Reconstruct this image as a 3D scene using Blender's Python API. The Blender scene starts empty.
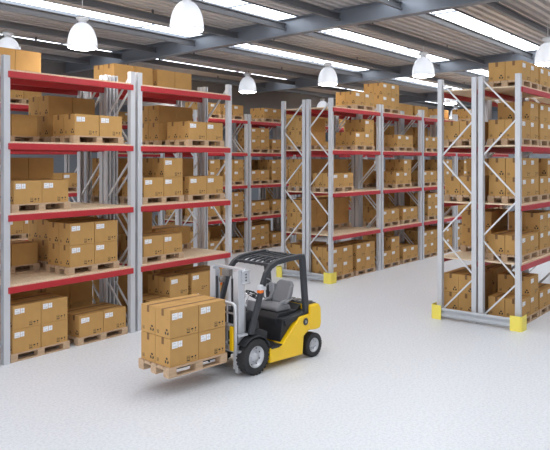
import bpy, math, random
from mathutils import Vector, Matrix
S = bpy.context.scene
COL = S.collection
PI = math.pi

# ------------------------------------------------------------------ camera, sky, light, exposure
F_PX, Y0, YAW, CAM_H = 668.78, 161.4, 0.6712, 3.295
cam_data = bpy.data.cameras.new('camera')
cam = bpy.data.objects.new('camera', cam_data); COL.objects.link(cam)
cam_data.sensor_fit = 'HORIZONTAL'; cam_data.sensor_width = 36
cam_data.lens = F_PX / 550 * 36
cam_data.shift_y = -(225 - Y0) / 550
cam_data.clip_start = 0.05; cam_data.clip_end = 300
cam.location = (0, 0, CAM_H)
# view axis lies YAW to the left of world +X
cam.rotation_euler = (PI / 2, 0, -(PI / 2 - YAW))
S.camera = cam

world = bpy.data.worlds.new('sky'); S.world = world
world.use_nodes = True
wn = world.node_tree.nodes
wn['Background'].inputs[0].default_value = (0.90, 0.94, 1.0, 1)
wn['Background'].inputs[1].default_value = 2.3

SKYLIGHT_STRENGTH = 4.8
LAMP_STRENGTH = 46.0
S.view_settings.view_transform = 'Standard'
S.view_settings.look = 'None'
S.view_settings.gamma = 1
S.view_settings.exposure = -0.22
S.view_settings.use_curve_mapping = False
S.cycles.max_bounces = 8
S.cycles.diffuse_bounces = 5
S.cycles.use_denoising = True
S.cycles.sample_clamp_indirect = 6

# ------------------------------------------------------------------ materials
def mat(name, col, rough=0.6, metal=0.0, noise=None, bump=None, emit=None, spec=None, coat=None):
    """noise = (scale, amount, detail): value variation of the colour; bump = (scale, strength)"""
    m = bpy.data.materials.new(name); m.use_nodes = True
    nt = m.node_tree; b = nt.nodes['Principled BSDF']
    b.inputs['Base Color'].default_value = (*col, 1)
    b.inputs['Roughness'].default_value = rough
    b.inputs['Metallic'].default_value = metal
    if spec is not None: b.inputs['Specular IOR Level'].default_value = spec
    if coat: b.inputs['Coat Weight'].default_value = coat
    tc = nt.nodes.new('ShaderNodeTexCoord')
    if noise:
        n = nt.nodes.new('ShaderNodeTexNoise'); n.inputs['Scale'].default_value = noise[0]
        n.inputs['Detail'].default_value = noise[2] if len(noise) > 2 else 3
        mp = nt.nodes.new('ShaderNodeMapping')
        if len(noise) > 3: mp.inputs['Scale'].default_value = noise[3]
        nt.links.new(tc.outputs['Object'], mp.inputs['Vector'])
        nt.links.new(mp.outputs['Vector'], n.inputs['Vector'])
        r = nt.nodes.new('ShaderNodeValToRGB')
        a = noise[1]
        r.color_ramp.elements[0].position = 0.3; r.color_ramp.elements[1].position = 0.7
        r.color_ramp.elements[0].color = (*[c * (1 - a) for c in col], 1)
        r.color_ramp.elements[1].color = (*[min(1, c * (1 + a)) for c in col], 1)
        nt.links.new(n.outputs['Fac'], r.inputs['Fac'])
        nt.links.new(r.outputs['Color'], b.inputs['Base Color'])
    if bump:
        n2 = nt.nodes.new('ShaderNodeTexNoise'); n2.inputs['Scale'].default_value = bump[0]
        nt.links.new(tc.outputs['Object'], n2.inputs['Vector'])
        bp = nt.nodes.new('ShaderNodeBump'); bp.inputs['Strength'].default_value = bump[1]; bp.inputs['Distance'].default_value = 0.01
        nt.links.new(n2.outputs['Fac'], bp.inputs['Height']); nt.links.new(bp.outputs['Normal'], b.inputs['Normal'])
    if emit:
        b.inputs['Emission Color'].default_value = (*emit[0], 1); b.inputs['Emission Strength'].default_value = emit[1]
    return m

M = {}
M['card'] = mat('cardboard', (0.52, 0.300, 0.105), 0.75, noise=(5, 0.05, 4), spec=0.25)
M['tape'] = mat('brown_tape', (0.20, 0.095, 0.03), 0.6)
M['ink'] = mat('printed_ink', (0.035, 0.028, 0.02), 0.7)
M['label'] = mat('white_label_paper', (0.86, 0.87, 0.9), 0.5)
M['label_ink'] = mat('grey_label_print', (0.3, 0.32, 0.36), 0.6)
M['wood'] = mat('pallet_wood', (0.52, 0.36, 0.23), 0.8, noise=(9, 0.16, 6, (0.4, 3, 3)), bump=(60, 0.15))
M['chip'] = mat('chipboard', (0.76, 0.60, 0.42), 0.75, noise=(45, 0.17, 5), bump=(90, 0.1))
M['red'] = mat('red_enamel', (0.48, 0.028, 0.036), 0.42, noise=(3, 0.04))
M['post'] = mat('galvanised_grey_steel', (0.61, 0.62, 0.65), 0.4, 0.1, noise=(2.5, 0.05, 3, (1, 1, 0.3)))
M['brace'] = mat('bright_steel', (0.72, 0.73, 0.75), 0.4, 0.1)
M['guard'] = mat('guard_rail_grey', (0.50, 0.52, 0.55), 0.4, 0.3)
M['guard_yellow'] = mat('guard_yellow', (0.93, 0.78, 0.13), 0.45)
M['yellow'] = mat('yellow_paint', (0.95, 0.60, 0.005), 0.3, coat=0.4)
M['black'] = mat('black_plastic', (0.022, 0.023, 0.027), 0.5)
M['dark'] = mat('charcoal_steel', (0.042, 0.045, 0.052), 0.42)
M['rubber'] = mat('tyre_rubber', (0.028, 0.028, 0.03), 0.75)
M['silver'] = mat('silver_paint', (0.62, 0.63, 0.66), 0.35, 0.45)
M['chrome'] = mat('bright_chrome', (0.8, 0.8, 0.82), 0.15, 1.0)
M['seat'] = mat('grey_vinyl', (0.27, 0.27, 0.285), 0.5)
M['orange'] = mat('orange_lens', (0.9, 0.2, 0.02), 0.2)
M['engine'] = mat('grille_grey', (0.2, 0.18, 0.17), 0.5)
M['deck'] = mat('roof_sheet', (0.56, 0.52, 0.50), 0.55, 0.0, noise=(0.7, 0.06))
M['purlin'] = mat('purlin_steel', (0.18, 0.18, 0.19), 0.4, 0.3)
M['girder'] = mat('girder_steel', (0.19, 0.21, 0.245), 0.4, 0.3, noise=(0.5, 0.08))
M['wall'] = mat('dark_wall_panel', (0.21, 0.20, 0.205), 0.7, noise=(0.6, 0.08))
M['wall_light'] = mat('pale_wall_panel', (0.27, 0.29, 0.32), 0.7, noise=(0.6, 0.05))
M['skylight'] = mat('skylight_sheet', (0.8, 0.85, 0.9), 0.4, emit=((0.90, 0.95, 1.0), SKYLIGHT_STRENGTH))
M['lampglow'] = mat('glowing_lamp_lens', (0.9, 0.9, 0.9), 0.3, emit=((1.0, 0.985, 0.96), LAMP_STRENGTH))
M['alu'] = mat('white_lamp_metal', (0.7, 0.71, 0.73), 0.35, 0.2)

def shade_material():
    m = bpy.data.materials.new('frosted_lamp_shade'); m.use_nodes = True
    nt = m.node_tree; b = nt.nodes['Principled BSDF']
    b.inputs['Base Color'].default_value = (0.78, 0.79, 0.82, 1); b.inputs['Roughness'].default_value = 0.25
    tr = nt.nodes.new('ShaderNodeBsdfTranslucent'); tr.inputs['Color'].default_value = (0.8, 0.82, 0.85, 1)
    mx = nt.nodes.new('ShaderNodeMixShader'); mx.inputs['Fac'].default_value = 0.3
    nt.links.new(b.outputs[0], mx.inputs[1]); nt.links.new(tr.outputs[0], mx.inputs[2])
    nt.links.new(mx.outputs[0], nt.nodes['Material Output'].inputs['Surface'])
    return m
M['shade'] = shade_material()

def floor_material():
    m = bpy.data.materials.new('speckled_concrete_floor'); m.use_nodes = True
    nt = m.node_tree; b = nt.nodes['Principled BSDF']
    tc = nt.nodes.new('ShaderNodeTexCoord')
    n = nt.nodes.new('ShaderNodeTexNoise'); n.inputs['Scale'].default_value = 26; n.inputs['Detail'].default_value = 6
    n.inputs['Roughness'].default_value = 0.75
    nt.links.new(tc.outputs['Object'], n.inputs['Vector'])
    r = nt.nodes.new('ShaderNodeValToRGB')
    r.color_ramp.elements[0].position = 0.33; r.color_ramp.elements[0].color = (0.60, 0.615, 0.65, 1)
    r.color_ramp.elements[1].position = 0.56; r.color_ramp.elements[1].color = (0.755, 0.77, 0.80, 1)
    nt.links.new(n.outputs['Fac'], r.inputs['Fac'])
    nt.links.new(r.outputs['Color'], b.inputs['Base Color'])
    n2 = nt.nodes.new('ShaderNodeTexNoise'); n2.inputs['Scale'].default_value = 1.3
    nt.links.new(tc.outputs['Object'], n2.inputs['Vector'])
    mr = nt.nodes.new('ShaderNodeMapRange'); mr.inputs['To Min'].default_value = 0.32; mr.inputs['To Max'].default_value = 0.5
    nt.links.new(n2.outputs['Fac'], mr.inputs['Value']); nt.links.new(mr.outputs['Result'], b.inputs['Roughness'])
    b.inputs['Specular IOR Level'].default_value = 0.4
    return m
M['floor'] = floor_material()

# ------------------------------------------------------------------ mesh helpers
class MB:
    def __init__(s): s.v = []; s.f = []; s.m = []; s.sm = []; s.cur = 0
    def add(s, vs, fs, smooth=False, mi=None):
        o = len(s.v); s.v += [tuple(v) for v in vs]
        for f in fs:
            s.f.append([i + o for i in f]); s.m.append(s.cur if mi is None else mi); s.sm.append(smooth)
        return s
    def box(s, x0, x1, y0, y1, z0, z1, mi=None, mx=None):
        vs = [Vector((x, y, z)) for z in (z0, z1) for y in (y0, y1) for x in (x0, x1)]
        if mx: vs = [mx @ v for v in vs]
        return s.add(vs, [(0, 2, 3, 1), (4, 5, 7, 6), (0, 1, 5, 4), (2, 6, 7, 3), (0, 4, 6, 2), (1, 3, 7, 5)], mi=mi)
    def bar(s, p, q, w, t, up=(0, 0, 1), mi=None):
        """rectangular bar from p to q, w wide across, t along up"""
        p, q = Vector(p), Vector(q); d = (q - p).normalized(); up = Vector(up)
        side = d.cross(up)
        if side.length < 1e-4: side = d.cross(Vector((1, 0, 0)))
        side.normalize(); u = side.cross(d)
        vs = [e + side * (a * w / 2) + u * (b * t / 2) for e in (p, q) for a, b in ((-1, -1), (1, -1), (1, 1), (-1, 1))]
        return s.add(vs, [(3, 2, 1, 0), (4, 5, 6, 7), (0, 1, 5, 4), (1, 2, 6, 5), (2, 3, 7, 6), (3, 0, 4, 7)], mi=mi)
    def prism(s, poly, y0, y1, axis='y', mi=None):
        """polygon in (x,z) extruded along y (axis 'y'), in (y,z) along x ('x'), in (x,y) along z ('z')"""
        def P(a, b, c):
            return {'y': (a, c, b), 'x': (c, a, b), 'z': (a, b, c)}[axis]
        n = len(poly)
        vs = [P(a, b, y0) for a, b in poly] + [P(a, b, y1) for a, b in poly]
        fs = [list(range(n)), list(range(2 * n - 1, n - 1, -1))] + [(i, n + i, n + (i + 1) % n, (i + 1) % n) for i in range(n)]
        return s.add(vs, fs, mi=mi)
    def lathe(s, prof, n=24, mx=None, smooth=True, mi=None, close=False):
        """profile of (radius, height) about z"""
        vs = []
        for r, z in prof:
            for k in range(n):
                a = 2 * PI * k / n; vs.append(Vector((r * math.cos(a), r * math.sin(a), z)))
        if mx: vs = [mx @ v for v in vs]
        fs = []
        m_ = len(prof)
        for i in range(m_ - (0 if close else 1)):
            j = (i + 1) % m_
            for k in range(n):
                fs.append((i * n + k, i * n + (k + 1) % n, j * n + (k + 1) % n, j * n + k))
        if not close:
            if prof[0][0] > 1e-4: fs.append([k for k in range(n)][::-1])
            if prof[-1][0] > 1e-4: fs.append([(m_ - 1) * n + k for k in range(n)])
        return s.add(vs, fs, smooth, mi)
    def tube(s, pts, r, n=10, mi=None):
        pts = [Vector(p) for p in pts]; vs = []
        prev = None
        for i, p in enumerate(pts):
            d = (pts[min(i + 1, len(pts) - 1)] - pts[max(i - 1, 0)]).normalized()
            ref = prev if prev is not None else (Vector((0, 0, 1)) if abs(d.z) < 0.9 else Vector((1, 0, 0)))
            a = (ref - d * ref.dot(d)).normalized(); b = d.cross(a); prev = a
            rr = r[i] if isinstance(r, (list, tuple)) else r
            vs += [p + a * (rr * math.cos(2 * PI * k / n)) + b * (rr * math.sin(2 * PI * k / n)) for k in range(n)]
        fs = [(i * n + k, i * n + (k + 1) % n, (i + 1) * n + (k + 1) % n, (i + 1) * n + k) for i in range(len(pts) - 1) for k in range(n)]
        fs += [list(range(n))[::-1], [(len(pts) - 1) * n + k for k in range(n)]]
        return s.add(vs, fs, True, mi)
    def sweep(s, pts, w, t, up=(0, 1, 0), mi=None):
        """rectangular section swept along pts: w along the up axis, t across"""
        pts = [Vector(p) for p in pts]; U = Vector(up); vs = []
        for i, p in enumerate(pts):
            d = (pts[min(i + 1, len(pts) - 1)] - pts[max(i - 1, 0)]).normalized()
            c = d.cross(U).normalized(); uu = c.cross(d)
            vs += [p + uu * (a * w / 2) + c * (b * t / 2) for a, b in ((-1, -1), (1, -1), (1, 1), (-1, 1))]
        fs = [(i * 4 + k, i * 4 + (k + 1) % 4, (i + 1) * 4 + (k + 1) % 4, (i + 1) * 4 + k) for i in range(len(pts) - 1) for k in range(4)]
        e = (len(pts) - 1) * 4
        fs += [(3, 2, 1, 0), (e, e + 1, e + 2, e + 3)]
        return s.add(vs, fs, mi=mi)
    def flat(s, poly, n, mi=None):
        """a thin printed polygon; n = (origin, right, up): poly in that frame"""
        o, r, u = map(Vector, n)
        return s.add([o + r * a + u * b for a, b in poly], [list(range(len(poly)))], mi=mi)
    def mesh(s, name, mats):
        me = bpy.data.meshes.new(name); me.from_pydata(s.v, [], s.f)
        for m in (mats if isinstance(mats, (list, tuple)) else [mats]): me.materials.append(m)
        me.polygons.foreach_set('material_index', s.m); me.polygons.foreach_set('use_smooth', s.sm)
        me.update()
        return me
    def obj(s, name, mats, parent=None, bevel=None, seg=2, fix=True):
        me = s.mesh(name, mats)
        if fix:
            import bmesh
            bm = bmesh.new(); bm.from_mesh(me); bmesh.ops.recalc_face_normals(bm, faces=bm.faces); bm.to_mesh(me); bm.free()
        o = bpy.data.objects.new(name, me); COL.objects.link(o)
        if parent: o.parent = parent
        if bevel:
            b = o.modifiers.new('bevel', 'BEVEL'); b.width = bevel; b.segments = seg; b.limit_method = 'ANGLE'; b.angle_limit = 0.6
        return o

def empty(name, loc=(0, 0, 0), rz=0):
    o = bpy.data.objects.new(name, None); COL.objects.link(o); o.location = loc; o.rotation_euler = (0, 0, rz)
    o.empty_display_size = 0.2
    return o
def tag(o, label=None, cat=None, group=None, kind=None):
    if label: o['label'] = label
    if cat: o['category'] = cat
    if group: o['group'] = group
    if kind: o['kind'] = kind
    return o
def copy_tree(o, children, parent=None):
    c = o.copy(); COL.objects.link(c); c.parent = parent
    for ch in children.get(o.name, []): copy_tree(ch, children, c)
    return c
def tree_of(root):
    m = {}; todo = [root]
    while todo:
        q = todo.pop(); m[q.name] = list(q.children); todo += m[q.name]
    return m
def structure(o): o['kind'] = 'structure'; return o

# ------------------------------------------------------------------ the hall
X0, X1, YA, YB = -5.0, 39.0, -6.0, 27.0
def roof_z(y): return 6.86 - 0.018 * y
FLOOR_Z = -0.075
floor_o = structure(MB().box(X0, X1, YA, YB, -0.3, FLOOR_Z).obj('floor', M['floor']))

STRIPS = [(6.70 + 3.07 * k - 0.44, 6.70 + 3.07 * k + (0.48 if k < 1 else 0.40)) for k in range(-3, 3)] + [(16.15, 16.7), (19.4, 19.95), (22.5, 23.1)]
def corrugated(y0, y1):
    mb = MB(); prof = []; y = y0; p = 0.22
    while y < y1 - 0.01:
        for dy, dz in ((0, 0), (0.105, 0), (0.125, 0.075), (0.200, 0.075)):
            if y + dy < y1: prof.append((y + dy, roof_z(y + dy) + dz))
        y += p
    prof.append((y1, roof_z(y1)))
    n = len(prof)
    vs = [(X0, a, b) for a, b in prof] + [(X1, a, b) for a, b in prof] + [(X0, a, b + 0.03) for a, b in prof] + [(X1, a, b + 0.03) for a, b in prof]
    fs = [(i, i + 1, n + i + 1, n + i) for i in range(n - 1)] + [(2 * n + i, 3 * n + i, 3 * n + i + 1, 2 * n + i + 1) for i in range(n - 1)]
    mb.add(vs, fs); return mb
mb = MB(); y = YA
for a, b in STRIPS + [(YB, YB)]:
    c = corrugated(y, a); mb.add(c.v, c.f); y = b
structure(mb.obj('ceiling', M['deck'], fix=False))
nwin = 0
for a, b in STRIPS:
    nwin += 1
    w = MB().add([(X0, a, roof_z(a) + 0.085), (X1, a, roof_z(a) + 0.06), (X1, b, roof_z(b) + 0.085), (X0, b, roof_z(b) + 0.085)], [(0, 1, 2, 3)])
    wo = structure(w.obj(f'window_{nwin}', M['skylight'], fix=False))
    k = 0
    fr = MB(); x = X0 + 1.2
    while x < X1:
        fr.box(x - 0.012, x + 0.012, a, b, roof_z(b) + 0.02, roof_z(b) + 0.05); x += 3.7
    fr.box(X0, X1, a - 0.02, a + 0.01, roof_z(a) - 0.01, roof_z(a) + 0.11)
    fr.box(X0, X1, b - 0.01, b + 0.02, roof_z(b) - 0.01, roof_z(b) + 0.11)
    fo = structure(fr.obj('window_frame', M['girder'], wo))

# purlins, girders
trim = 0
for k in range(-8, 13):
    y = 6.70 + 1.535 * k
    if not (YA < y < YB): continue
    trim += 1
    zt = roof_z(y)
    zt -= 0.095
    p = MB().box(X0, X1, y - 0.045, y + 0.02, zt - 0.012, zt).box(X0, X1, y - 0.006, y + 0.006, zt - 0.145, zt - 0.012)
    p.box(X0, X1, y - 0.045, y + 0.02, zt - 0.157, zt - 0.145).box(X0, X1, y - 0.045, y - 0.037, zt - 0.145, zt - 0.125)
    x = X0 + 2.0
    while x < X1:
        p.box(x - 0.03, x + 0.03, y + 0.007, y + 0.015, zt - 0.12, zt + 0.095); x += 4.3
    structure(p.obj(f'trim_{trim}', M['purlin']))
for gx in (4.1, 12.7, 21.3, 29.9, 38.5):
    trim += 1
    g = MB()
    def gbox(x0, x1, dz0, dz1, ya=YA, yb=18.7):
        g.add([(x, y_, roof_z(y_) + dz) for dz in (dz0, dz1) for y_ in (ya, yb) for x in (x0, x1)],
              [(0, 2, 3, 1), (4, 5, 7, 6), (0, 1, 5, 4), (2, 6, 7, 3), (0, 4, 6, 2), (1, 3, 7, 5)])
    gbox(gx - 0.11, gx + 0.11, -0.385, -0.36); gbox(gx - 0.11, gx + 0.11, -0.02, -0.001); gbox(gx - 0.01, gx + 0.01, -0.36, -0.02)
    structure(g.obj(f'trim_{trim}', M['girder']))
structure(MB().box(X0, X1, 18.72, 18.9, 5.3, 6.46).obj('wall_back_upper', M['wall']))
structure(MB().box(X0, X1, YB, YB + 0.2, -0.3, 6.4).obj('wall_back', M['wall_light']))
structure(MB().box(X0, X1, YA - 0.2, YA, -0.3, 6.95).obj('wall_front_light_block', M['wall']))  # unseen wall, added to dim the light reaching the rack fronts
structure(MB().box(X1, X1 + 0.2, YA, YB, -0.3, 6.9).obj('wall_right', M['wall_light']))

# ------------------------------------------------------------------ pallet racks
G = -0.075   # floor height below the racks' zero level
RM, RW, RD, RH = 2.7625, 0.112, 0.86, 5.06
LEV = 1.2
def make_rack(turn=False):
    root = empty('pallet_rack')
    def T(x, y): return (RM - x, RD - y) if turn else (x, y)
    for ix in (0, 1):
        xa = 0 if ix == 0 else RM - RW
        for iy in (0, 1):
            mb = MB()
            # C section with its open side towards the inside of the frame
            ya, yb = (0, 0.1) if iy == 0 else (RD - 0.1, RD)
            outer = ya if iy == 0 else yb
            s = 1 if iy == 0 else -1
            poly = [(0, 0), (RW, 0), (RW, 0.1), (RW - 0.035, 0.1), (RW - 0.035, 0.07), (RW - 0.02, 0.07), (RW - 0.02, 0.015), (0.02, 0.015), (0.02, 0.07), (0.035, 0.07), (0.035, 0.1), (0, 0.1)]
            pts = [(xa + a, outer + s * b) for a, b in poly]
            mb.prism(pts, G + 0.012, RH, axis='z')
            mb.box(xa - 0.0, xa + RW, min(outer, outer + s * 0.13), max(outer, outer + s * 0.13), G, G + 0.012)
            mb.obj('upright', M['post'], root)
    top = 4.97
    k = 0
    for ix in (0, 1):
        xc = RW / 2 if ix == 0 else RM - RW / 2
        z = top; side = 0; seq = []
        while z > 0.3:
            z2 = z - 0.72
            seq.append((z, z2, side)); z = z2 - 0.11; side = 1 - side
        for za, zb, sd in seq:
            yf, yr = (0.09, RD - 0.09)
            if turn: yf, yr = yr, yf
            a, b = (yf, yr) if sd == 0 else (yr, yf)
            MB().bar((xc, a, za), (xc, b, max(zb, 0.08)), 0.03, 0.034, up=(1, 0, 0)).obj('brace', M['brace'], root)
    for l in range(1, 5):
        z = l * LEV
        for iy in (0, 1):
            y0, y1 = (-0.026, 0.025) if iy == 0 else (RD - 0.025, RD + 0.008)
            mb = MB().box(0.075, RM - 0.06, y0, y1, z - 0.107, z)
            mb.obj('beam', M['red'], root, bevel=0.006, seg=1)
        MB().box(RW + 0.0, RM - RW - 0.0, 0.0, RD - 0.0, z + 0.0005, z + 0.03).obj('shelf_panel', M['chip'], root)
    return root

RACKS = [  # key, words for the row, y of its near face, first x, module numbers
    ('A1', "left rack", 10.37, 5.8615, (-1, 0, 1)),
    ('A2', "left rack's rear row", 11.27, 5.8615, (-1, 0, 1)),
    ('B1', "middle rack", 10.30, 15.475, (0, 1, 2, 3, 4)),
    ('B2', "middle rack's rear row", 11.20, 15.475, (0, 1, 2, 3, 4)),
    ('C1', "right rack", 4.4755, 13.503, (0, 1)),
    ('C2', "right rack's rear row", 5.38, 13.503, (0, 1)),
    ('D1', "far rack", 16.31, 16.17, (0, 1, 2, 3, 4)),
    ('D2', "far rack's rear row", 17.21, 16.17, (0, 1, 2, 3, 4)),
    ('P1', "far-left rack", 16.31, 6.12, (0, 1)),
    ('E1', "rearmost rack", 22.25, 17.2, (0, 1)),
]
PITCH = RM + 0.0658
BAYW = {'A': {-1: 'cut-off bay', 0: 'near bay', 1: 'far bay'}}
ORD = ['first bay', 'second bay', 'third bay', 'fourth bay', 'fifth bay', 'sixth bay']
def bay_word(key, k):
    return BAYW['A'][k] if key[0] == 'A' else ORD[k]
rack_root = make_rack(False); rack_tree = tree_of(rack_root)
rack_turned = make_rack(True); turned_tree = tree_of(rack_turned)
first = {False: True, True: True}
for key, words, y, x0, ks in RACKS:
    for k in ks:
        t_ = key[0] == 'C'
        src = rack_turned if t_ else rack_root
        if first[t_]: o = src; first[t_] = False
        else: o = copy_tree(src, turned_tree if t_ else rack_tree)
        o.location = (x0 + k * PITCH, y, 0)
        tag(o, f"grey steel pallet rack unit with red beams, {bay_word(key, k)} of {words}", 'rack', 'pallet racks')

# end guards: rail between two yellow corner pieces
def make_guard():
    root = empty('rack_end_guard')
    W = 2 * RD + 0.04
    # profile in (x,z), rail stands in front (at -x) of the posts
    rail = MB()
    prof = [(-0.10, 0.05), (-0.125, 0.07), (-0.125, 0.10), (-0.10, 0.125), (-0.10, 0.16), (-0.125, 0.185), (-0.125, 0.215), (-0.10, 0.24),
            (-0.09, 0.24), (-0.09, 0.05)]
    rail.prism(prof, 0.05, W - 0.05)
    rail.obj('guard_rail', M['guard'], root)
    for sgn, yc in ((-1, 0), (1, W)):
        mb = MB()
        # L section wrapping the corner, rounded
        pts = []
        ax, ay = -0.16, yc + sgn * 0.09
        outer = [(-0.16, yc - sgn * 0.15), (-0.16, yc + sgn * 0.05), (-0.13, yc + sgn * 0.08), (-0.09, yc + sgn * 0.09), (0.13, yc + sgn * 0.09)]
        inner = [(0.13, yc + sgn * 0.082), (-0.085, yc + sgn * 0.082), (-0.125, yc + sgn * 0.072), (-0.15, yc + sgn * 0.045), (-0.15, yc - sgn * 0.15)]
        mb.prism(outer + inner, 0.0, 0.30, axis='z')
        mb.obj('corner_guard', M['guard_yellow'], root)
    return root
g1 = make_guard(); gt = tree_of(g1)
g1.location = (13.503, 4.4755, G)
tag(g1, 'grey rail with two yellow corner pieces at the foot of the right rack', 'rack guard', 'rack end guards')
g2 = copy_tree(g1, gt); g2.location = (15.475, 10.30, G)
tag(g2, 'grey rail with two yellow corner pieces at the foot of the middle rack', 'rack guard', 'rack end guards')

# ------------------------------------------------------------------ pallets and boxes
PL, PW = 1.14, 0.72
def pallet_pieces(L, W):
    out = []
    bw = 0.13
    ys = [0.0, (W - bw) / 2, W - bw]; xs = [0.0, (L - bw) / 2, L - bw]
    for yy in ys: out.append(('bottom_board', (0, L, yy, yy + bw * 0.9, 0, 0.018)))
    for yy in ys:
        for xx in xs: out.append(('block', (xx, xx + bw, yy, yy + bw, 0.018, 0.098)))
    for xx in xs: out.append(('cross_board', (xx, xx + bw, 0, W, 0.0985, 0.1165)))
    n = 5; w = 0.125; gap = (W - n * w) / (n - 1)
    for i in range(n): out.append(('top_board', (0, L, i * (w + gap), i * (w + gap) + w, 0.117, 0.140)))
    return out
def make_pallet(L, W, detailed):
    if detailed:
        root = empty('wooden_pallet')
        for nm, b in pallet_pieces(L, W): MB().box(*b).obj(nm, M['wood'], root)
        return root
    mb = MB()
    for nm, b in pallet_pieces(L, W): mb.box(*b)
    return mb.obj('wooden_pallet', M['wood'])

BL, BW_, BH = 0.53, 0.345, 0.40
def make_box(L, W, H):
    """cardboard box, base centre at the origin; long sides face -y / +y"""
    mb = MB(); hx, hy = L / 2 - 0.002, W / 2 - 0.002; zz = H - 0.006
    mb.box(-hx, hx, -hy, hy, 0.0, zz, mi=0)
    e = 0.0008
    def icons(o, r):
        # up arrows in a frame, umbrella, wine glass
        n = (o, r, (0, 0, 1))
        def rect(a, b, c, d): mb.flat([(a, b), (c, b), (c, d), (a, d)], n, mi=1)
        rect(-0.004, -0.008, 0.054, 0.0); rect(-0.004, 0.0, 0.0, 0.062); rect(0.05, 0.0, 0.054, 0.062); rect(-0.004, 0.058, 0.054, 0.062)
        rect(0.0, 0.0, 0.05, 0.006)
        for cx in (0.014, 0.036):
            rect(cx - 0.003, 0.012, cx + 0.003, 0.036)
            mb.flat([(cx - 0.010, 0.036), (cx + 0.010, 0.036), (cx, 0.054)], n, mi=1)
        c = 0.095
        mb.flat([(c - 0.023, 0.030)] + [(c - 0.023 * math.cos(a), 0.030 + 0.022 * math.sin(a)) for a in (0.5, 1.0, 1.57, 2.1, 2.6)] + [(c + 0.023, 0.030)], n, mi=1)
        rect(c - 0.002, 0.004, c + 0.002, 0.030); rect(c, 0.002, c + 0.011, 0.006)
        c = 0.155
        mb.flat([(c - 0.015, 0.054), (c - 0.011, 0.034), (c, 0.026), (c + 0.011, 0.034), (c + 0.015, 0.054)], n, mi=1)
        rect(c - 0.002, 0.006, c + 0.002, 0.028); rect(c - 0.012, 0.0, c + 0.012, 0.006)
    for sg in (-1,):
        icons(Vector((0.045, -hy - e, 0.035)), Vector((1, 0, 0)))
    def recycle(o, r):
        n = (o, r, (0, 0, 1))
        for k in range(3):
            a = PI / 2 + k * 2 * PI / 3
            ca, sa = math.cos(a), math.sin(a)
            pl = [(-0.024, -0.012), (0.012, -0.014), (0.024, 0.002), (0.010, 0.018), (-0.018, 0.014)]
            mb.flat([(0.030 * ca - x * sa + y * ca, 0.030 * sa + x * ca + y * sa) for x, y in pl], n, mi=1)
        n2 = (Vector(o) - Vector(r) * 0.205, r, (0, 0, 1))
        for a, b, c, d in ((-0.024, -0.038, 0.024, -0.033), (-0.024, 0.004, 0.024, 0.008), (-0.024, -0.033, -0.020, 0.004), (0.020, -0.033, 0.024, 0.004),
                           (-0.013, -0.028, -0.004, -0.002), (0.004, -0.028, 0.013, -0.002)):
            mb.flat([(a, b), (c, b), (c, d), (a, d)], n2, mi=1)
    recycle(Vector((-hx - e, -0.095, 0.08)), Vector((0, -1, 0)))
    recycle(Vector((hx + e, 0.095, 0.08)), Vector((0, 1, 0)))
    o = mb.obj('cardboard_box', [M['card'], M['ink']], fix=False)
    tp = MB(); w = 0.027
    tp.box(-hx, hx, -w, w, zz + 0.0002, zz + 0.0012)
    for sx in (-1, 1):
        a, b = sorted((sx * hx, sx * (hx + 0.0015)))
        tp.box(a, b, -w, w, zz - 0.095, zz + 0.001)
    tp.obj('packing_tape', M['tape'], o)
    lb = MB(); yf = -hy
    x0 = -hx + 0.035; z0 = H - 0.145
    lb.box(x0, x0 + 0.10, yf - 0.0012, yf - 0.0001, z0, z0 + 0.09, mi=0)
    lb.box(x0 + 0.108, x0 + 0.18, yf - 0.0012, yf - 0.0001, z0 + 0.005, z0 + 0.088, mi=0)
    n = ((x0, yf - 0.0016, z0), (1, 0, 0), (0, 0, 1))
    def rect(a, b, c, d): lb.flat([(a, b), (c, b), (c, d), (a, d)], n, mi=1)
    for a in (0.012, 0.026, 0.038): rect(a, 0.012, a + 0.0035, 0.038)
    rect(0.052, 0.014, 0.090, 0.019); rect(0.052, 0.028, 0.078, 0.033); rect(0.010, 0.064, 0.060, 0.069)
    rect(0.118, 0.044, 0.166, 0.048); rect(0.141, 0.012, 0.145, 0.084)
    lb.obj('shipping_label', [M['label'], M['label_ink']], o, fix=False)
    return o

rnd = random.Random(5)
LW = {0: 'floor level', 1: 'first shelf', 2: 'second shelf', 3: 'third shelf', 4: 'top shelf'}
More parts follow.
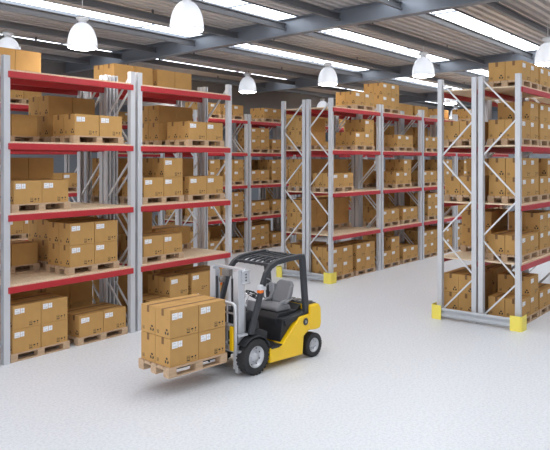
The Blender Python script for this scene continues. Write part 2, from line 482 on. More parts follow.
# per row, bay and level: pallets as (offset of the pallet from the bay's corner, stacks) where stacks gives the
# number of boxes at near-left, near-right, back-left, back-right of the pallet
CONTENT = {
 'A1': {0: {0: [(0.135, '2222'), (1.46, '1111')], 1: [(1.27, '2222')], 2: [(0.17, '1111')], 3: [(1.38, '1111')], 4: []},
        1: {0: [(0.30, '1212'), (1.49, '2222')], 1: [(0.165, '1111')], 2: [(0.165, '1212'), (1.43, '1111')], 3: [(1.43, '1111')], 4: []}},
 'A2': {0: {0: [(0.16, '2222'), (1.42, '2222')], 1: [(0.16, '1111'), (1.46, '2222')], 2: [(0.5, '2222')], 3: [(0.16, '1111'), (1.47, '2222')], 4: [(0.25, '1111')]},
        1: {0: [(0.16, '2222'), (1.46, '2222')], 1: [(0.16, '2222'), (1.33, '1111')], 2: [(0.16, '2222'), (1.46, '2222')], 3: [(1.43, '2222')], 4: [(0.20, '1111'), (1.40, '1111')]}},
 'B1': {0: {0: [(0.13, '2222'), (1.40, '2222')], 1: [], 2: [(0.14, '1111')], 3: [(1.35, '1212')], 4: [(1.35, '1111')]},
        1: {0: [(0.16, '1212'), (1.48, '1111')], 1: [(0.14, '1111'), (1.46, '1111')], 2: [(1.0, '1212')], 3: [(1.1, '1111')], 4: [(0.14, '2222')]},
        2: {0: [(0.16, '2222'), (1.48, '2222')], 1: [(0.5, '2222')], 2: [(0.14, '1111'), (1.46, '2222')], 3: [(0.3, '1111')], 4: []},
        3: {0: [(0.16, '2222'), (1.48, '1111')], 1: [(0.16, '1111'), (1.46, '2222')], 2: [(0.8, '2222')], 3: [(0.2, '1212'), (1.46, '2222')], 4: [(1.3, '1111')]},
        4: {0: [(0.16, '1111')], 1: [(0.16, '2222'), (1.46, '1111')], 2: [(0.3, '1111'), (1.5, '2222')], 3: [(1.1, '1111')], 4: []}},
 'B2': {0: {0: [(0.2, '2222'), (1.46, '1111')], 1: [(0.2, '2222'), (1.46, '2222')], 2: [(0.3, '2222'), (1.46, '2222')], 3: [(0.14, '2222')], 4: []},
        1: {0: [(0.2, '1111'), (1.46, '2222')], 1: [(1.2, '2222')], 2: [(0.2, '2222'), (1.46, '1111')], 3: [(0.5, '2222'), ], 4: [(1.3, '1111')]},
        2: {0: [(0.2, '2222'), (1.46, '2222')], 1: [(0.2, '2222'), (1.46, '1111')], 2: [(0.7, '2222')], 3: [(0.2, '2222'), (1.46, '2222')], 4: [(0.2, '1111'), (1.46, '1111')]},
        3: {0: [(0.2, '2222')], 1: [(0.2, '2222'), (1.46, '2222')], 2: [(0.2, '1111'), (1.46, '2222')], 3: [(1.2, '2222')], 4: [(0.5, '1111')]},
        4: {1: [(0.2, '2222')], 2: [(0.2, '2222'), (1.46, '1111')], 3: [(0.2, '2222')]}},
 'C1': {0: {0: [(0.28, '1212'), (1.46, '1111')], 1: [(0.28, '1111'), (1.46, '2222')], 2: [(0.3, '2222'), (1.48, '1212')], 3: [(0.28, '1212'), (1.48, '2222')], 4: [(0.28, '1111'), (1.48, '1111')]}},
 'C2': {0: {0: [(0.2, '2222'), (1.46, '2222')], 1: [(1.2, '2222')], 2: [(0.3, '1111'), (1.46, '2222')], 3: [(0.25, '1111'), ], 4: []}},
 'D1': {0: {0: [(0.2, '2121'), (1.46, '1111')], 1: [(0.2, '1111'), (1.46, '2222')], 2: [(0.2, '1212'), (1.46, '2222')], 3: [(0.2, '2222')], 4: [(0.2, '1111'), (1.46, '1111')]},
        1: {0: [(0.15, '2222'), (1.42, '1111')], 1: [(0.15, '1111'), (1.42, '1111')], 2: [(0.15, '1111'), (1.40, '2222')], 3: [(0.15, '2222'), (1.42, '1111')], 4: [(0.9, '1111')]},
        2: {0: [(0.2, '2222')], 1: [(0.2, '1111'), (1.46, '2222')], 2: [(0.2, '2222'), (1.46, '1111')], 3: [(0.2, '2222'), (1.46, '1111')], 4: [(1.2, '1111')]},
        3: {0: [(0.2, '2222')], 1: [(0.2, '1111'), (1.46, '2222')], 2: [(0.2, '2222'), (1.46, '2222')], 3: [(0.2, '1111')], 4: [(0.2, '1111'), (1.46, '1111')]},
        4: {1: [(0.2, '1111')], 2: [(0.2, '2222')], 3: [(0.2, '1111'), (1.46, '1111')], 4: [(0.3, '1111')]}},
 'D2': {0: {0: [(1.3, '2222')], 1: [(0.2, '2222')], 2: [(0.2, '2222')], 3: [(1.4, '2222')], 4: []},
        1: {0: [(0.2, '2222'), (1.46, '2222')], 1: [(0.2, '2222')], 2: [(0.2, '2222'), (1.46, '2222')], 3: [(1.3, '2222')], 4: []},
        2: {1: [(0.2, '2222')], 2: [(0.8, '2222')], 3: [(0.2, '1111')], 4: [(0.5, '1111')]}},
 'P1': {0: {}, 1: {1: [(0.3, '1111'), ], 2: [(0.2, '1111'), (1.49, '1111')], 3: [(1.0, '1111')], 4: [(0.3, '1111')], 0: [(0.3, '1111'), (1.46, '2222')]}},
 'E1': {0: {0: [(0.2, '2222')], 1: [(0.2, '1111'), (1.46, '2222')], 2: [(0.3, '2222')], 3: [(0.2, '1111')], 4: [(0.2, '1111'), (1.46, '1111')]},
        1: {0: [(0.2, '2222')], 1: [(0.2, '1111')], 2: [(0.3, '2222')], 3: [(0.2, '1111')], 4: [(1.46, '1111')]}},
}
pal_full = make_pallet(PL, PW, True); pal_tree = tree_of(pal_full); used_full = False
pal_plain = make_pallet(PL, PW, False); used_plain = False
box0 = make_box(BL, BW_, BH); box_tree = tree_of(box0); used_box = False
BOX_SKIP = set(); BOX_REST = set(); PAL_SKIP = set()
#@@LISTS
BOX_SKIP = {7,19,28,39,41,60,61,63,65,67,73,74,75,76,79,83,87,88,93,94,95,96,99,100,103,107,108,111,112,119,120,121,123,125,126,127,128,133,135,136,143,144,147,148,149,150,153,154,155,156,159,163,164,168,171,172,179,185,187,197,202,207,230,237,238,245,251,253,261,273,274,278,281,283,285,287,288,289,290,294,296,297,298,299,300,301,302,305,306,308,309,310,312,313,315,316,317,318,319,320,321,322,323,324,326,328,329,330,331,332,333,334,335,336,337,338,339,340,341,342,343,344,345,346,347,348,349,350,351,352,353,354,355,356,358,359,360,363,367,369,370,371,372,379,385,387,395,396,401,402,403,404,411,412,413,414,415,416,417,419,421,423,424,431,432,438,439,440,443,445,446,449,451,452,453,454,455,456,459,461,462,463,464,465,467,469,470,471,472,479,480,481,482,483,484,489,490,491,492,493,495,497,499,500,501,503,505,506,507,508,511,512,515,516,517,519,521,522,523,524,525,529,531,532,533,535,536,537,538,539,540,541,542,544,545,546,547,548,549,550,551,552,553,555,556,557,559,560,564,565,566,567,568,569,570,571,572,573,574,575,576,577,578,579,580,581,582,583,584,585,586,587,588,589,590,591,592,601,613,621,622,626,627,628,633,639,640,641,642,646,649,650,657,661,663,665,673,681,682,685,686,690,704,709,711,717,718,723,724,725,726,727,728,730,731,732,733,734,738,741,742,749,771,773,774,781,782,785,786,790,792,793,794,797,798,809,810,811,812,813,814,817,818,819,820,821,822,823,824,825,826,827,829,830,833,834,838,839,840,841,842,843,844,845,846,847,849,850,852,853,854,855,856,857,858,859,860,861,862,863,864,865,866,867,868,869,870,871,872,873,874,877,878,882,883,884,885,886,887,888,889,890,891,892,895,896,897,898,899,900,901,902,903,904,905,906,907,909,910,915,917,920,921,922,924,925,926,927,928,929,930,931,932,933,934,935,936,937,939,940,941,942,945,949,951,955,957,959,963,965,967,968,971,972,973,974,977,978,980,981,982,983,984,985,986,987,988,989,990,997,998,999,1000,1001,1002,1003,1004,1005,1006,1007,1008,1009,1010,1013,1014,1015,1016,1017,1018,1019,1020,1021,1022,1023,1024,1025,1026,1030,1031,1032,1033,1034,1037,1039,1040,1041,1042,1045,1046,1047,1048,1049,1050,1051,1052,1053,1054,1055,1056,1057,1058,1059,1060,1061,1062,1063,1064,1065,1066,1067,1068,1069,1070,1071,1072,1073,1074,1077,1078,1081,1082,1083,1084,1085,1086,1093,1094,1095,1096,1097,1098,1099,1100,1101,1102,1103,1104,1105,1106,1107,1108,1109,1110,1111,1112,1113,1114}
BOX_REST = {5,20,23,24,30,32,33,37,46,51,55,56,62,66,68,69,77,80,85,89,91,97,105,115,117,131,134,139,140,151,180,186,188,192,206,208,211,212,216,219,220,224,225,235,243,246,247,248,252,254,257,258,259,262,265,266,267,269,271,277,279,280,282,284,286,291,292,293,295,307,311,314,357,361,364,368,380,386,388,391,397,399,418,420,422,425,427,429,430,433,437,441,442,444,447,448,450,457,458,460,466,468,473,474,475,476,477,478,485,486,487,488,494,504,514,518,520,526,527,528,530,534,543,554,558,562,563,597,602,606,609,611,614,624,637,638,648,658,659,664,666,669,674,678,679,683,691,692,694,695,696,699,700,701,703,706,710,712,713,714,716,729,737,747,750,752,753,754,757,758,760,761,762,765,766,769,770,784,791,795,796,799,800,801,802,803,804,805,806,807,808,815,816,828,831,832,835,836,837,848,851,875,876,879,880,881,893,894,908,911,912,913,916,918,919,923,938,943,944,946,947,948,950,952,953,954,956,958,960,961,962,964,966,969,970,975,979,991,992,993,994,995,996,1011,1012,1029,1038,1075,1076,1079,1080,1087,1088,1089,1090,1091,1092}
PAL_SKIP = {12,13,16,19,21,25,27,28,48,50,51,52,53,55,58,59,60,62,68,69,74,75,76,77,78,81,82,83,84,86,87,88,89,90,91,92,93,94,106,111,115,117,130,131,133,134,135,138,140,141,142,145,146,147,148,149,150,152,153,154,155,156,157,158,160,161,162,163,165,167,169,171,172,173,174,177,178,179,180,182}
boxid = 0; palid = 0; rest = MB(); rest_n = 0
for key, words, ry, x0, ks in RACKS:
    for bay, levels in CONTENT[key].items():
        for lv in sorted(levels):
            for off, stacks in levels[lv]:
                side = 'left' if off < 0.9 else 'right'
                px = x0 + bay * PITCH + off + rnd.uniform(-0.01, 0.01)
                py = ry + (0.055 if key[1] == '1' else 0.13)
                if lv == 0 and key == 'A1': py -= 0.03
                if key == 'A1' and lv == 0: py += 0.0
                pz = lv * LEV + 0.0302 if lv else G + 0.0005
                palid += 1
                if palid not in PAL_SKIP:
                    det = key in ('A1', 'C1', 'C2') or (key == 'B1' and bay == 0)
                    if det:
                        p = copy_tree(pal_full, pal_tree) if used_full else pal_full; used_full = True
                    else:
                        p = copy_tree(pal_plain, {}) if used_plain else pal_plain; used_plain = True
                    p.location = (px, py, pz)
                    if globals().get('ID_MODE'): p['pid'] = palid
                    tag(p, f"wooden pallet under boxes, {side} half of {LW[lv]}, {bay_word(key, bay)} of {words}", 'pallet', 'pallets on the racks')
                for i, ch in enumerate(stacks):
                    cx = px + PL / 2 + (-0.5 if i % 2 == 0 else 0.5) * (BL + 0.008)
                    cy = py + PW / 2 + (-0.5 if i < 2 else 0.5) * (BW_ + 0.006)
                    for h in range(int(ch)):
                        boxid += 1
                        rnd.random(); jx, jy, ja = rnd.uniform(-.002, .002), rnd.uniform(-.004, .0), 0.0
                        rz = 0 if key[1] == '1' else PI
                        loc = Vector((cx + jx, cy + jy, pz + 0.1405 + h * (BH - 0.001)))
                        if boxid in BOX_SKIP: continue
                        if boxid in BOX_REST:
                            R = Matrix.Translation(loc) @ Matrix.Rotation(rz, 4, 'Z')
                            for src, off_m in ((box0, 0), (box_tree[box0.name][0], 2), (box_tree[box0.name][1], 3)):
                                me = src.data
                                o_ = len(rest.v); rest.v += [tuple(R @ v.co) for v in me.vertices]
                                for pl in me.polygons:
                                    rest.f.append([q + o_ for q in pl.vertices]); rest.m.append(off_m + pl.material_index); rest.sm.append(False)
                            rest_n += 1
                            continue
                        b = copy_tree(box0, box_tree) if used_box else box0; used_box = True
                        b.location = loc; b.rotation_euler = (0, 0, rz)
                        if globals().get('ID_MODE'): b['bid'] = boxid
                        if int(ch) == 1: layer = 'single'
                        else: layer = ('lower', 'upper')[h]
                        fb = 'front' if i < 2 else 'back'; lr = 'left' if i % 2 == 0 else 'right'
                        tag(b, f"{fb} {lr} {layer} brown box, {side} pallet, {LW[lv]}, {bay_word(key, bay)} of {words}", 'box', 'cardboard boxes on the racks')
if rest_n:
    ro = rest.obj('cardboard_boxes', [M['card'], M['ink'], M['tape'], M['label'], M['label_ink']], fix=False)
    tag(ro, 'further brown cardboard boxes deep in the racks, mostly hidden behind nearer ones', 'boxes', kind='stuff')

# ------------------------------------------------------------------ lamps
def make_lamp():
    root = empty('pendant_lamp')
    # origin at the mouth of the shade
    outer = [(0.298, 0.0), (0.306, 0.02), (0.305, 0.08), (0.296, 0.17), (0.274, 0.27), (0.238, 0.365), (0.188, 0.44), (0.130, 0.495), (0.078, 0.515)]
    inner = [(r - 0.008, z) for r, z in reversed(outer)]
    MB().lathe(outer + inner, 40, close=True).obj('lamp_shade', M['shade'], root)
    MB().lathe([(0.290, 0.006), (0.27, -0.010), (0.20, -0.028), (0.10, -0.036), (0.0005, -0.038), (0.0005, 0.010), (0.290, 0.014)], 40, close=True).obj('lamp_lens', M['lampglow'], root)
    MB().lathe([(0.080, 0.50), (0.080, 0.555), (0.118, 0.575), (0.128, 0.59), (0.128, 0.625), (0.10, 0.65), (0.03, 0.66), (0.001, 0.66)], 28).obj('lamp_cap', M['alu'], root)
    rod = MB().lathe([(0.001, 0.0), (0.008, 0.0), (0.008, 1.0), (0.001, 1.0)], 10).obj('suspension_rod', M['alu'], root); rod.location = (0, 0, 0.655)
    return root
lamp0 = make_lamp(); lt = tree_of(lamp0); ul = False
LAMPS = [  # place and what singles each lamp out
    (8.3, 14.5, 'lit dome lamp over the near bay of the left rack, cut by the top boxes'),
    (7.84, 11.0, 'lit dome lamp above the near bay of the left rack'),
    (8.42, 8.71, 'large lit dome lamp above the far bay of the left rack'),
    (8.4, 4.55, 'lit dome lamp nearest the viewpoint'), (8.4, 1.2, 'lit dome lamp behind and right of the viewpoint'),
    (17.2, 14.85, 'small lit dome lamp in the gap between left rack and middle rack'),
    (17.0, 11.44, 'lit dome lamp above the near end of the middle rack'),
    (16.95, 8.25, 'lit dome lamp over the aisle between middle rack and right rack'),
    (16.8, 4.9, 'lit dome lamp above the right rack at the picture edge'), (16.8, 1.6, 'lit dome lamp right of the right rack'),
    (17.2, 18.1, 'lit dome lamp hidden behind boxes on top of the left rack'),
    (26.3, 18.0, 'smallest lit dome lamp, low between the middle rack end posts'),
    (25.9, 14.9, 'lit dome lamp behind the middle rack, second bay'), (25.8, 11.4, 'lit dome lamp above the fourth bay of the middle rack'),
    (25.7, 8.2, 'distant lit dome lamp over the right aisle'), (25.6, 4.9, 'distant lit dome lamp behind the right rack'),
    (34.5, 11.4, 'farthest lit dome lamp above the middle rack'), (34.5, 8.2, 'farthest lit dome lamp over the right aisle'),
    (34.5, 14.9, 'farthest lit dome lamp over the far aisle'),
]
for lx, ly, ll in LAMPS:
    lo = copy_tree(lamp0, lt) if ul else lamp0; ul = True
    lo.location = (lx, ly, 5.65)
    top_ = roof_z(ly) + (0.083 if any(a <= ly <= b for a, b in STRIPS) else -0.001)
    if lx == 7.84: lo.location.z = 5.50; lo.scale = (0.93, 0.93, 0.93)
    for c_ in lo.children:
        if c_.name.startswith('suspension_rod'): c_.scale.z = (top_ - lo.location.z) / lo.scale.z - 0.655
    tag(lo, ll, 'lamp', 'pendant lamps under the roof')

# ------------------------------------------------------------------ forklift
FX, FY, FA = 7.832, 7.128, math.radians(-5.4)
KS = (CAM_H - FLOOR_Z) / CAM_H
fk = empty('forklift', (FX * KS, FY * KS, FLOOR_Z), FA); fk.scale = (KS, KS, KS)
tag(fk, 'yellow and black forklift truck carrying a pallet of boxes in the aisle', 'forklift')
def both(fn):
    for s in (-1, 1): fn(s)
# chassis: yellow side panels + body
side = [(0.40, 0.12), (1.17, 0.10), (1.20, 0.40), (1.30, 0.47), (1.36, 0.47), (1.36, 0.74), (1.12, 0.73), (0.66, 0.34), (0.40, 0.36)]
body = MB(); body.prism(side, -0.50, -0.30); body.prism(side, 0.30, 0.50); body.prism([(0.40, 0.14), (1.17, 0.14), (1.25, 0.5), (1.1, 0.62), (0.66, 0.32), (0.4, 0.32)], -0.295, 0.295)
ch = body.obj('chassis', M['yellow'], fk, bevel=0.015)
# counterweight
cw = MB(); cw.prism([(1.365, 0.47), (1.52, 0.45), (1.63, 0.46), (1.66, 0.55), (1.65, 0.80), (1.60, 0.88), (1.365, 0.88)], -0.495, 0.495)
cw.prism([(1.42, 0.2), (1.62, 0.24), (1.63, 0.46), (1.38, 0.46)], -0.24, 0.24)
cwo = cw.obj('counterweight', M['yellow'], fk, bevel=0.025, seg=3)
MB().box(1.37, 1.60, -0.42, 0.42, 0.882, 0.892).obj('counterweight_cover', M['dark'], fk, bevel=0.004)
# bonnet (engine cover) under the seat, dark
bn = MB(); bn.prism([(0.74, 0.40), (1.36, 0.76), (1.36, 0.88), (1.24, 0.80), (0.82, 0.80), (0.74, 0.72)], -0.29, 0.29); bn.prism([(0.70, 0.38), (0.76, 0.74), (1.10, 0.74)], -0.43, 0.43)
bn.prism([(0.80, 0.62), (1.36, 0.745), (1.36, 0.80), (1.20, 0.76), (0.78, 0.72)], -0.46, 0.46)
bn.obj('engine_cover', M['black'], fk, bevel=0.012)
eg = MB()
for k in range(6): eg.box(1.40 + 0.0, 1.58, -0.36 + k * 0.13, -0.28 + k * 0.13, 0.892, 0.912)
eg.obj('cooling_grille', M['engine'], fk)
# floor plate and step
fp = MB(); fp.box(0.36, 0.78, -0.30, 0.46, 0.33, 0.36); fp.box(0.36, 0.74, -0.49, -0.29, 0.345, 0.365); fp.box(0.42, 0.60, -0.515, -0.45, 0.34, 0.375)
fp.obj('floor_plate', M['black'], fk, bevel=0.005)
# front cowl / dashboard
cl = MB()
cl.prism([(0.02, 0.35), (0.36, 0.35), (0.38, 0.62), (0.30, 0.90), (0.20, 0.955), (0.07, 0.93)], -0.28, 0.28)
cl.prism([(0.06, 0.55), (0.30, 0.57), (0.28, 0.80), (0.12, 0.80)], -0.37, 0.37)
cl.obj('dashboard', M['black'], fk, bevel=0.02, seg=3)
# fenders over front wheels
def fender(s):
    pts = []
    for k in range(9):
        a = math.radians(140 - k * 14.5)
        pts.append((0.11 + 0.318 * math.cos(a), 0, 0.278 + 0.318 * math.sin(a)))
    mb = MB(); mb.sweep([(x, s * 0.395, z) for x, _, z in pts], 0.19, 0.02)
    mb.prism([(0.10 + 0.0, 0.60), (0.40, 0.36), (0.44, 0.60), (0.30, 0.66), (0.0, 0.66)], min(s * 0.30, s * 0.40), max(s * 0.30, s * 0.40))
    mb.obj('fender', M['black'], fk, bevel=0.005)
both(fender)
# wheels
def wheel(x, R, W, s, tread):
    root = empty('front_wheel' if x < 1 else 'rear_wheel'); root.parent = fk; root.location = (x, s * (0.50 - W / 2), R)
    rot = Matrix.Rotation(PI / 2 * s, 4, 'X')
    r = R * 0.60
    h = W / 2
    MB().lathe([(r, -h * 0.8), (r + 0.01, -h), (R * 0.9, -h), (R * 0.985, -h * 0.75), (R, -h * 0.4), (R, h * 0.4), (R * 0.985, h * 0.75), (R * 0.9, h), (r + 0.01, h), (r, h * 0.8)], 44, mx=rot, close=True).obj('tyre', M['rubber'], root)
    tr = MB(); n = 26
    for k in range(n):
        a = 2 * PI * k / n
        for sd in (-1, 1):
            mx = Matrix.Rotation(a + sd * 0.05, 4, 'Y')
            tr.box(-0.018, 0.018, min(sd * 0.01, sd * h * 0.86), max(sd * 0.01, sd * h * 0.86), R - 0.006, R + 0.003, mx=mx)
    tr.obj('tread', M['rubber'], root)
    rm = MB()
    rm.lathe([(r - 0.012, -h * 0.85), (r, -h * 0.85), (r, h * 0.85), (r - 0.012, h * 0.85), (r - 0.03, h * 0.3), (r * 0.62, h * 0.12), (r * 0.6, h * 0.35), (r * 0.35, h * 0.42), (r * 0.3, h * 0.72), (r * 0.08, h * 0.75), (0.001, h * 0.75), (0.001, -h * 0.8)], 36, mx=Matrix.Rotation(-PI / 2 * s, 4, 'X'))
    rim = rm.obj('rim', M['silver'], root)
    # hub faces outward (s side)
    for k in range(6):
        a = 2 * PI * k / 6
        cx, cz = r * 0.46 * math.cos(a), r * 0.46 * math.sin(a)
        y0, y1 = sorted((s * h * 0.36, s * h * 0.58))
        MB().box(cx - 0.009, cx + 0.009, y0, y1, cz - 0.009, cz + 0.009).obj('wheel_nut', M['chrome'], rim)
    hl = MB()
    for k in range(8):
        a = 2 * PI * (k + 0.5) / 8
        cx, cz = r * 0.80 * math.cos(a), r * 0.80 * math.sin(a)
        y0, y1 = sorted((s * h * 0.18, s * h * 0.30))
        hl.box(cx - 0.012, cx + 0.012, y0, y1, cz - 0.012, cz + 0.012)
    hl.obj('rim_slot', M['dark'], rim)
for s in (-1, 1):
    wheel(0.11, 0.278, 0.19, s, True); wheel(1.47, 0.198, 0.15, s, True)
# overhead guard
GZ = 1.70
def side_frame(s):
    y = s * 0.42
    # front pillar curves into the roof rail and down the rear post
    fr = [(0.05, y, 0.62), (0.12, y, 0.84), (0.22, y, 1.10), (0.31, y, 1.36), (0.38, y, 1.52), (0.48, y, 1.62), (0.62, y, 1.675), (0.85, y, 1.70), (1.22, y, 1.715)]
    MB().sweep(fr, 0.065, 0.085).obj('front_pillar', M['dark'], fk, bevel=0.012)
    MB().sweep([(1.22, y, 1.735), (1.25, y, 1.62), (1.31, y, 1.0), (1.34, y, 0.74)], 0.065, 0.115).obj('rear_pillar', M['dark'], fk, bevel=0.012)
both(side_frame)
for x, z, w in ((0.52, 1.64, 0.05), (1.22, 1.715, 0.05)):
    MB().box(x - w / 2, x + w / 2, -0.42, 0.42, z - 0.025, z + 0.02).obj('roof_crossbar', M['dark'], fk, bevel=0.008)
for k in range(6):
    y = -0.32 + k * 0.128
    MB().sweep([(0.50, y, 1.625), (0.64, y, 1.675), (0.86, y, 1.70), (1.22, y, 1.712)], 0.028, 0.03).obj('roof_bar', M['dark'], fk)
MB().box(0.80, 0.84, -0.40, 0.40, 1.68, 1.715).obj('roof_crossbar', M['dark'], fk)
# seat
st = empty('seat'); st.parent = fk
sb = MB(); sb.prism([(0.86, 0.80), (0.84, 0.87), (0.90, 0.93), (1.16, 0.90), (1.20, 0.80)], -0.22, 0.22); so = sb.obj('seat_cushion', M['seat'], st, bevel=0.03, seg=3)
for a_, b_ in ((-0.22, -0.15), (0.15, 0.22)):
    MB().prism([(0.90, 0.925), (1.08, 0.905), (1.14, 0.98), (1.00, 0.965)], a_, b_).obj('seat_bolster', M['seat'], st, bevel=0.02, seg=2)
bk = MB()
bk.prism([(-0.19, 0.90), (0.19, 0.90), (0.21, 1.05), (0.185, 1.20), (0.13, 1.25), (-0.13, 1.25), (-0.185, 1.20), (-0.21, 1.05)], 0.0, 0.065, axis='x')
bk.v = [(x + 1.12 + (z - 0.9) * 0.42, y, z) for x, y, z in bk.v]
bk.obj('seat_backrest', M['seat'], st, bevel=0.022, seg=3)
for a_, b_ in ((-0.225, -0.165), (0.165, 0.225)):
    MB().prism([(1.07, 0.92), (1.14, 0.92), (1.26, 1.19), (1.20, 1.19)], a_, b_).obj('seat_bolster', M['seat'], st, bevel=0.02, seg=2)
ar = MB(); ar.tube([(1.24, 0.24, 1.16), (1.10, 0.25, 1.18), (1.0, 0.25, 1.10), (1.0, 0.25, 0.98), (1.06, 0.24, 0.93)], 0.014)
ar.tube([(1.2, -0.24, 0.98), (1.10, -0.25, 0.97), (1.0, -0.25, 0.92)], 0.014)
ar.obj('hip_restraint', M['seat'], st)
# steering column and wheel, levers
MB().sweep([(0.36, 0.02, 0.40), (0.44, 0.02, 0.80), (0.50, 0.02, 1.02)], 0.16, 0.13).obj('steering_column', M['seat'], fk, bevel=0.02)
rot = Matrix.Translation((0.55, 0.02, 1.10)) @ Matrix.Rotation(math.radians(38), 4, 'Y')
sw = MB(); sw.lathe([(0.135 + 0.012 * math.cos(a), 0.012 * math.sin(a)) for a in [k * PI / 3 for k in range(6)]], 28, mx=rot, close=True)
for a in (0, 2.1, 4.2): sw.bar(rot @ Vector((0, 0, 0)), rot @ Vector((0.13 * math.cos(a), 0.13 * math.sin(a), 0)), 0.022, 0.01)
sw.lathe([(0.001, -0.04), (0.03, -0.04), (0.03, 0.012), (0.001, 0.012)], 14, mx=rot)
sw.obj('steering_wheel', M['black'], fk)
for k in range(3):
    y = -0.08 - 0.075 * k
    mb = MB(); mb.tube([(0.14, y, 0.92), (0.15, y, 1.10), (0.20, y, 1.19), (0.28, y, 1.22)], 0.006, 8, mi=0); mb.tube([(0.275, y, 1.215), (0.30, y, 1.225)], [0.012, 0.014], 10, mi=1)
    mb.obj('control_lever', [M['chrome'], M['black']], fk)
# turn signals and mirror
def signal(s):
    r = empty('turn_signal'); r.parent = fk
    y0, y1 = sorted((s * 0.44, s * 0.52))
    MB().box(0.16, 0.23, y0, y1, 1.30, 1.38).obj('white_lens', M['alu'], r, bevel=0.008)
    MB().box(0.16, 0.23, y0, y1, 1.255, 1.298).obj('orange_lens', M['orange'], r, bevel=0.006)
    MB().box(0.231, 0.30, y0 + 0.01, y1 - 0.01, 1.29, 1.34).obj('bracket', M['silver'], r)
both(signal)
mr = MB(); mr.box(0.40, 0.43, -0.56, -0.47, 1.25, 1.39); mr.tube([(0.42, -0.51, 1.39), (0.40, -0.49, 1.44), (0.36, -0.44, 1.46)], 0.008)
mr.obj('rear_view_mirror', M['seat'], fk, bevel=0.008)
# round dark badge on the side panel
bg = MB(); bg.lathe([(0.001, 0), (0.055, 0), (0.06, 0.004), (0.06, 0.008), (0.001, 0.010)], 28, mx=Matrix.Translation((1.235, -0.502, 0.635)) @ Matrix.Rotation(PI / 2, 4, 'X'))
bo = bg.obj('round_badge', M['dark'], fk)
em = MB(); nn = ((1.235, -0.514, 0.635), (1, 0, 0), (0, 0, 1))
for a, b, c, d in ((-0.03, 0.012, 0.02, 0.02), (-0.02, -0.004, 0.03, 0.004), (-0.03, -0.02, 0.02, -0.012)): em.flat([(a, b), (c, b), (c, d), (a, d)], nn)
em.obj('badge_emblem', M['silver'], bo, fix=False)
# mast: outer channels, inner channels, cylinders, crossheads, chain
def mast(s):
    y = s * 0.30
    c = [(-0.15, 0), (-0.02, 0), (-0.02, 0.065), (-0.045, 0.065), (-0.045, 0.018), (-0.125, 0.018), (-0.125, 0.065), (-0.15, 0.065)]
    MB().prism([(a + 0.02, y + s * 0.03 - s * b) for a, b in c], 0.045, 1.62, axis='z').obj('outer_mast_channel', M['silver'], fk)
    MB().prism([(a * 0.8 + 0.0 - 0.005, y - s * 0.035 - s * b * 0.8) for a, b in c], 0.09, 1.58, axis='z').obj('inner_mast_channel', M['silver'], fk)
    MB().tube([(0.02, y - s * 0.01, 0.12), (0.02, y - s * 0.01, 1.02)], 0.03, 16).obj('lift_cylinder', M['seat'], fk)
    MB().tube([(0.02, y - s * 0.01, 1.02), (0.02, y - s * 0.01, 1.55)], 0.016, 12).obj('piston_rod', M['chrome'], fk)
    MB().box(-0.13, -0.105, y - s * 0.12 - 0.012, y - s * 0.12 + 0.012, 0.45, 1.48).obj('lift_chain', M['dark'], fk)
both(mast)
for z, x0_, x1_ in ((1.60, -0.02, 0.05), (1.05, 0.0, 0.04), (0.30, -0.02, 0.05)):
    MB().box(x0_, x1_, -0.34, 0.34, z, z + 0.035).obj('mast_crossmember', M['silver'], fk, bevel=0.005)
hd = MB(); hd.box(-0.10, -0.02, -0.08, 0.08, 1.50, 1.60); hd.lathe([(0.001, -0.03), (0.05, -0.03), (0.05, 0.03), (0.001, 0.03)], 20, mx=Matrix.Translation((-0.16, 0, 1.46)) @ Matrix.Rotation(PI / 2, 4, 'X'))
hd.obj('chain_pulley', M['engine'], fk)
# side brackets with slots on the near upper mast
pb = MB(); pb.box(-0.06, 0.09, -0.345, -0.335, 1.40, 1.61)
pb.tube([(-0.06, -0.345, 1.60), (0.10, -0.345, 1.60)], 0.014); pb.tube([(-0.06, -0.345, 1.41), (0.10, -0.345, 1.41)], 0.014)
pbo = pb.obj('mast_side_bracket', M['silver'], fk)
sl = MB(); nn = ((0.02, -0.3465, 1.5), (1, 0, 0), (0, 0, 1))
for cz in (0.045, 0.0, -0.045):
    sl.flat([(0.016 * math.cos(a), cz + 0.016 * math.sin(a)) for a in [k * PI / 6 for k in range(12)]], nn)
sl.obj('bracket_slot', M['dark'], pbo, fix=False)
# carriage, load backrest, forks
cr = MB()
cr.box(-0.275, -0.24, -0.365, -0.29, 0.42, 0.79)
cy_ = cr
cr = MB()
for z in (0.42, 0.72): cr.box(-0.27, -0.22, -0.36, 0.36, z, z + 0.07)
cr.box(-0.25, -0.20, -0.18, -0.12, 0.42, 0.79); cr.box(-0.25, -0.20, 0.12, 0.18, 0.42, 0.79)
cr.obj('fork_carriage', M['silver'], fk, bevel=0.006); cy_.obj('carriage_plate', M['yellow'], fk, bevel=0.004)
lb = MB()
lb.tube([(-0.24, -0.39, 0.36), (-0.24, -0.39, 1.06), (-0.24, -0.37, 1.11), (-0.24, -0.33, 1.13), (-0.24, 0.33, 1.13), (-0.24, 0.37, 1.11), (-0.24, 0.39, 1.06), (-0.24, 0.39, 0.36)], 0.027, 12)
for z in (0.55, 0.80, 0.97): lb.box(-0.25, -0.235, -0.38, 0.38, z, z + 0.025)
for y in (-0.2, 0.0, 0.2): lb.box(-0.249, -0.232, y - 0.012, y + 0.012, 0.55, 1.13)
for z in (0.38, 0.62): lb.box(-0.20, 0.0, -0.41, -0.34, z, z + 0.03)
lb.obj('load_backrest', M['silver'], fk)
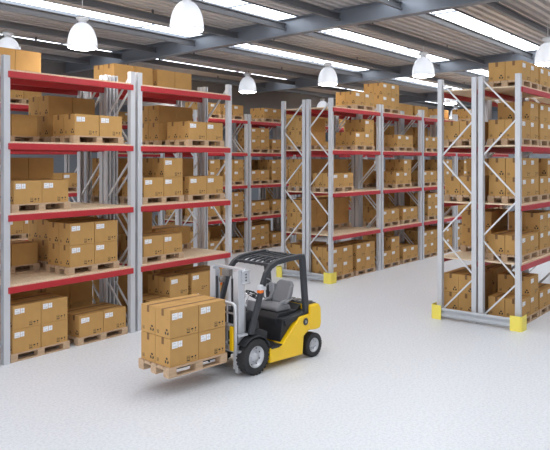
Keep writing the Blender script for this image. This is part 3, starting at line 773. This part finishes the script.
def fork(s):
    y = s * 0.152
    mb = MB(); mb.prism([(-0.276, 0.315), (-1.36, 0.322), (-1.40, 0.33), (-1.36, 0.345), (-0.32, 0.358), (-0.31, 0.78), (-0.276, 0.78)], y - 0.042, y + 0.042)
    mb.obj('fork', M['dark'], fk)
both(fork)
hs = MB()
for k in range(3): hs.tube([(0.05, -0.12 + k * 0.04, 0.70), (0.02, -0.14 + k * 0.05, 0.95), (0.0, -0.16 + k * 0.05, 1.2), (-0.01, -0.16 + k * 0.05, 1.5)], 0.008, 8)
hs.obj('hydraulic_hose', M['black'], fk)
hy = MB(); hy.tube([(0.02, -0.33, 0.52), (0.16, -0.33, 0.56)], 0.035, 14); hy.tube([(-0.02, -0.33, 0.50), (0.02, -0.33, 0.52)], 0.05, 14); hy.tube([(0.16, -0.33, 0.56), (0.26, -0.30, 0.58)], 0.018, 10)
hy.obj('tilt_cylinder', M['silver'], fk)
MB().tube([(0.11, -0.32, 0.278), (0.11, 0.32, 0.278)], 0.05, 12).obj('front_axle', M['dark'], fk)
MB().tube([(1.47, -0.36, 0.198), (1.47, 0.36, 0.198)], 0.035, 12).obj('rear_axle', M['dark'], fk)

# the load on the forks
LL, LWD = 1.08, 0.73
def loc2world(x, y, z):
    c, s_ = math.cos(FA), math.sin(FA)
    return ((FX + x * c - y * s_) * KS, (FY + x * s_ + y * c) * KS, FLOOR_Z + z * KS)
lp = make_pallet(LL, LWD, True)
lp.location = loc2world(-1.475, -0.372, 0.286); lp.rotation_euler = (0, 0, FA); lp.scale = (KS, KS, KS)
tag(lp, 'wooden pallet lifted just off the floor on the forks of the forklift', 'pallet')
lbx = make_box(0.512, 0.342, 0.400); ltree = tree_of(lbx); ufirst = False
for i in range(2):
    for j in range(2):
        for h in range(2):
            b = copy_tree(lbx, ltree) if ufirst else lbx; ufirst = True
            b.location = loc2world(-1.452 + 0.525 + (i - 0.5) * 0.518, -0.355 + 0.35 + (j - 0.5) * 0.347, 0.286 + 0.1405 + h * 0.4005)
            b.rotation_euler = (0, 0, FA); b.scale = (KS, KS, KS)
            tag(b, f"brown cardboard box on the forklift pallet, {('lower','upper')[h]} {('left','right')[i]} of the {('near','hidden far')[j]} side", 'box', 'boxes carried by the forklift')
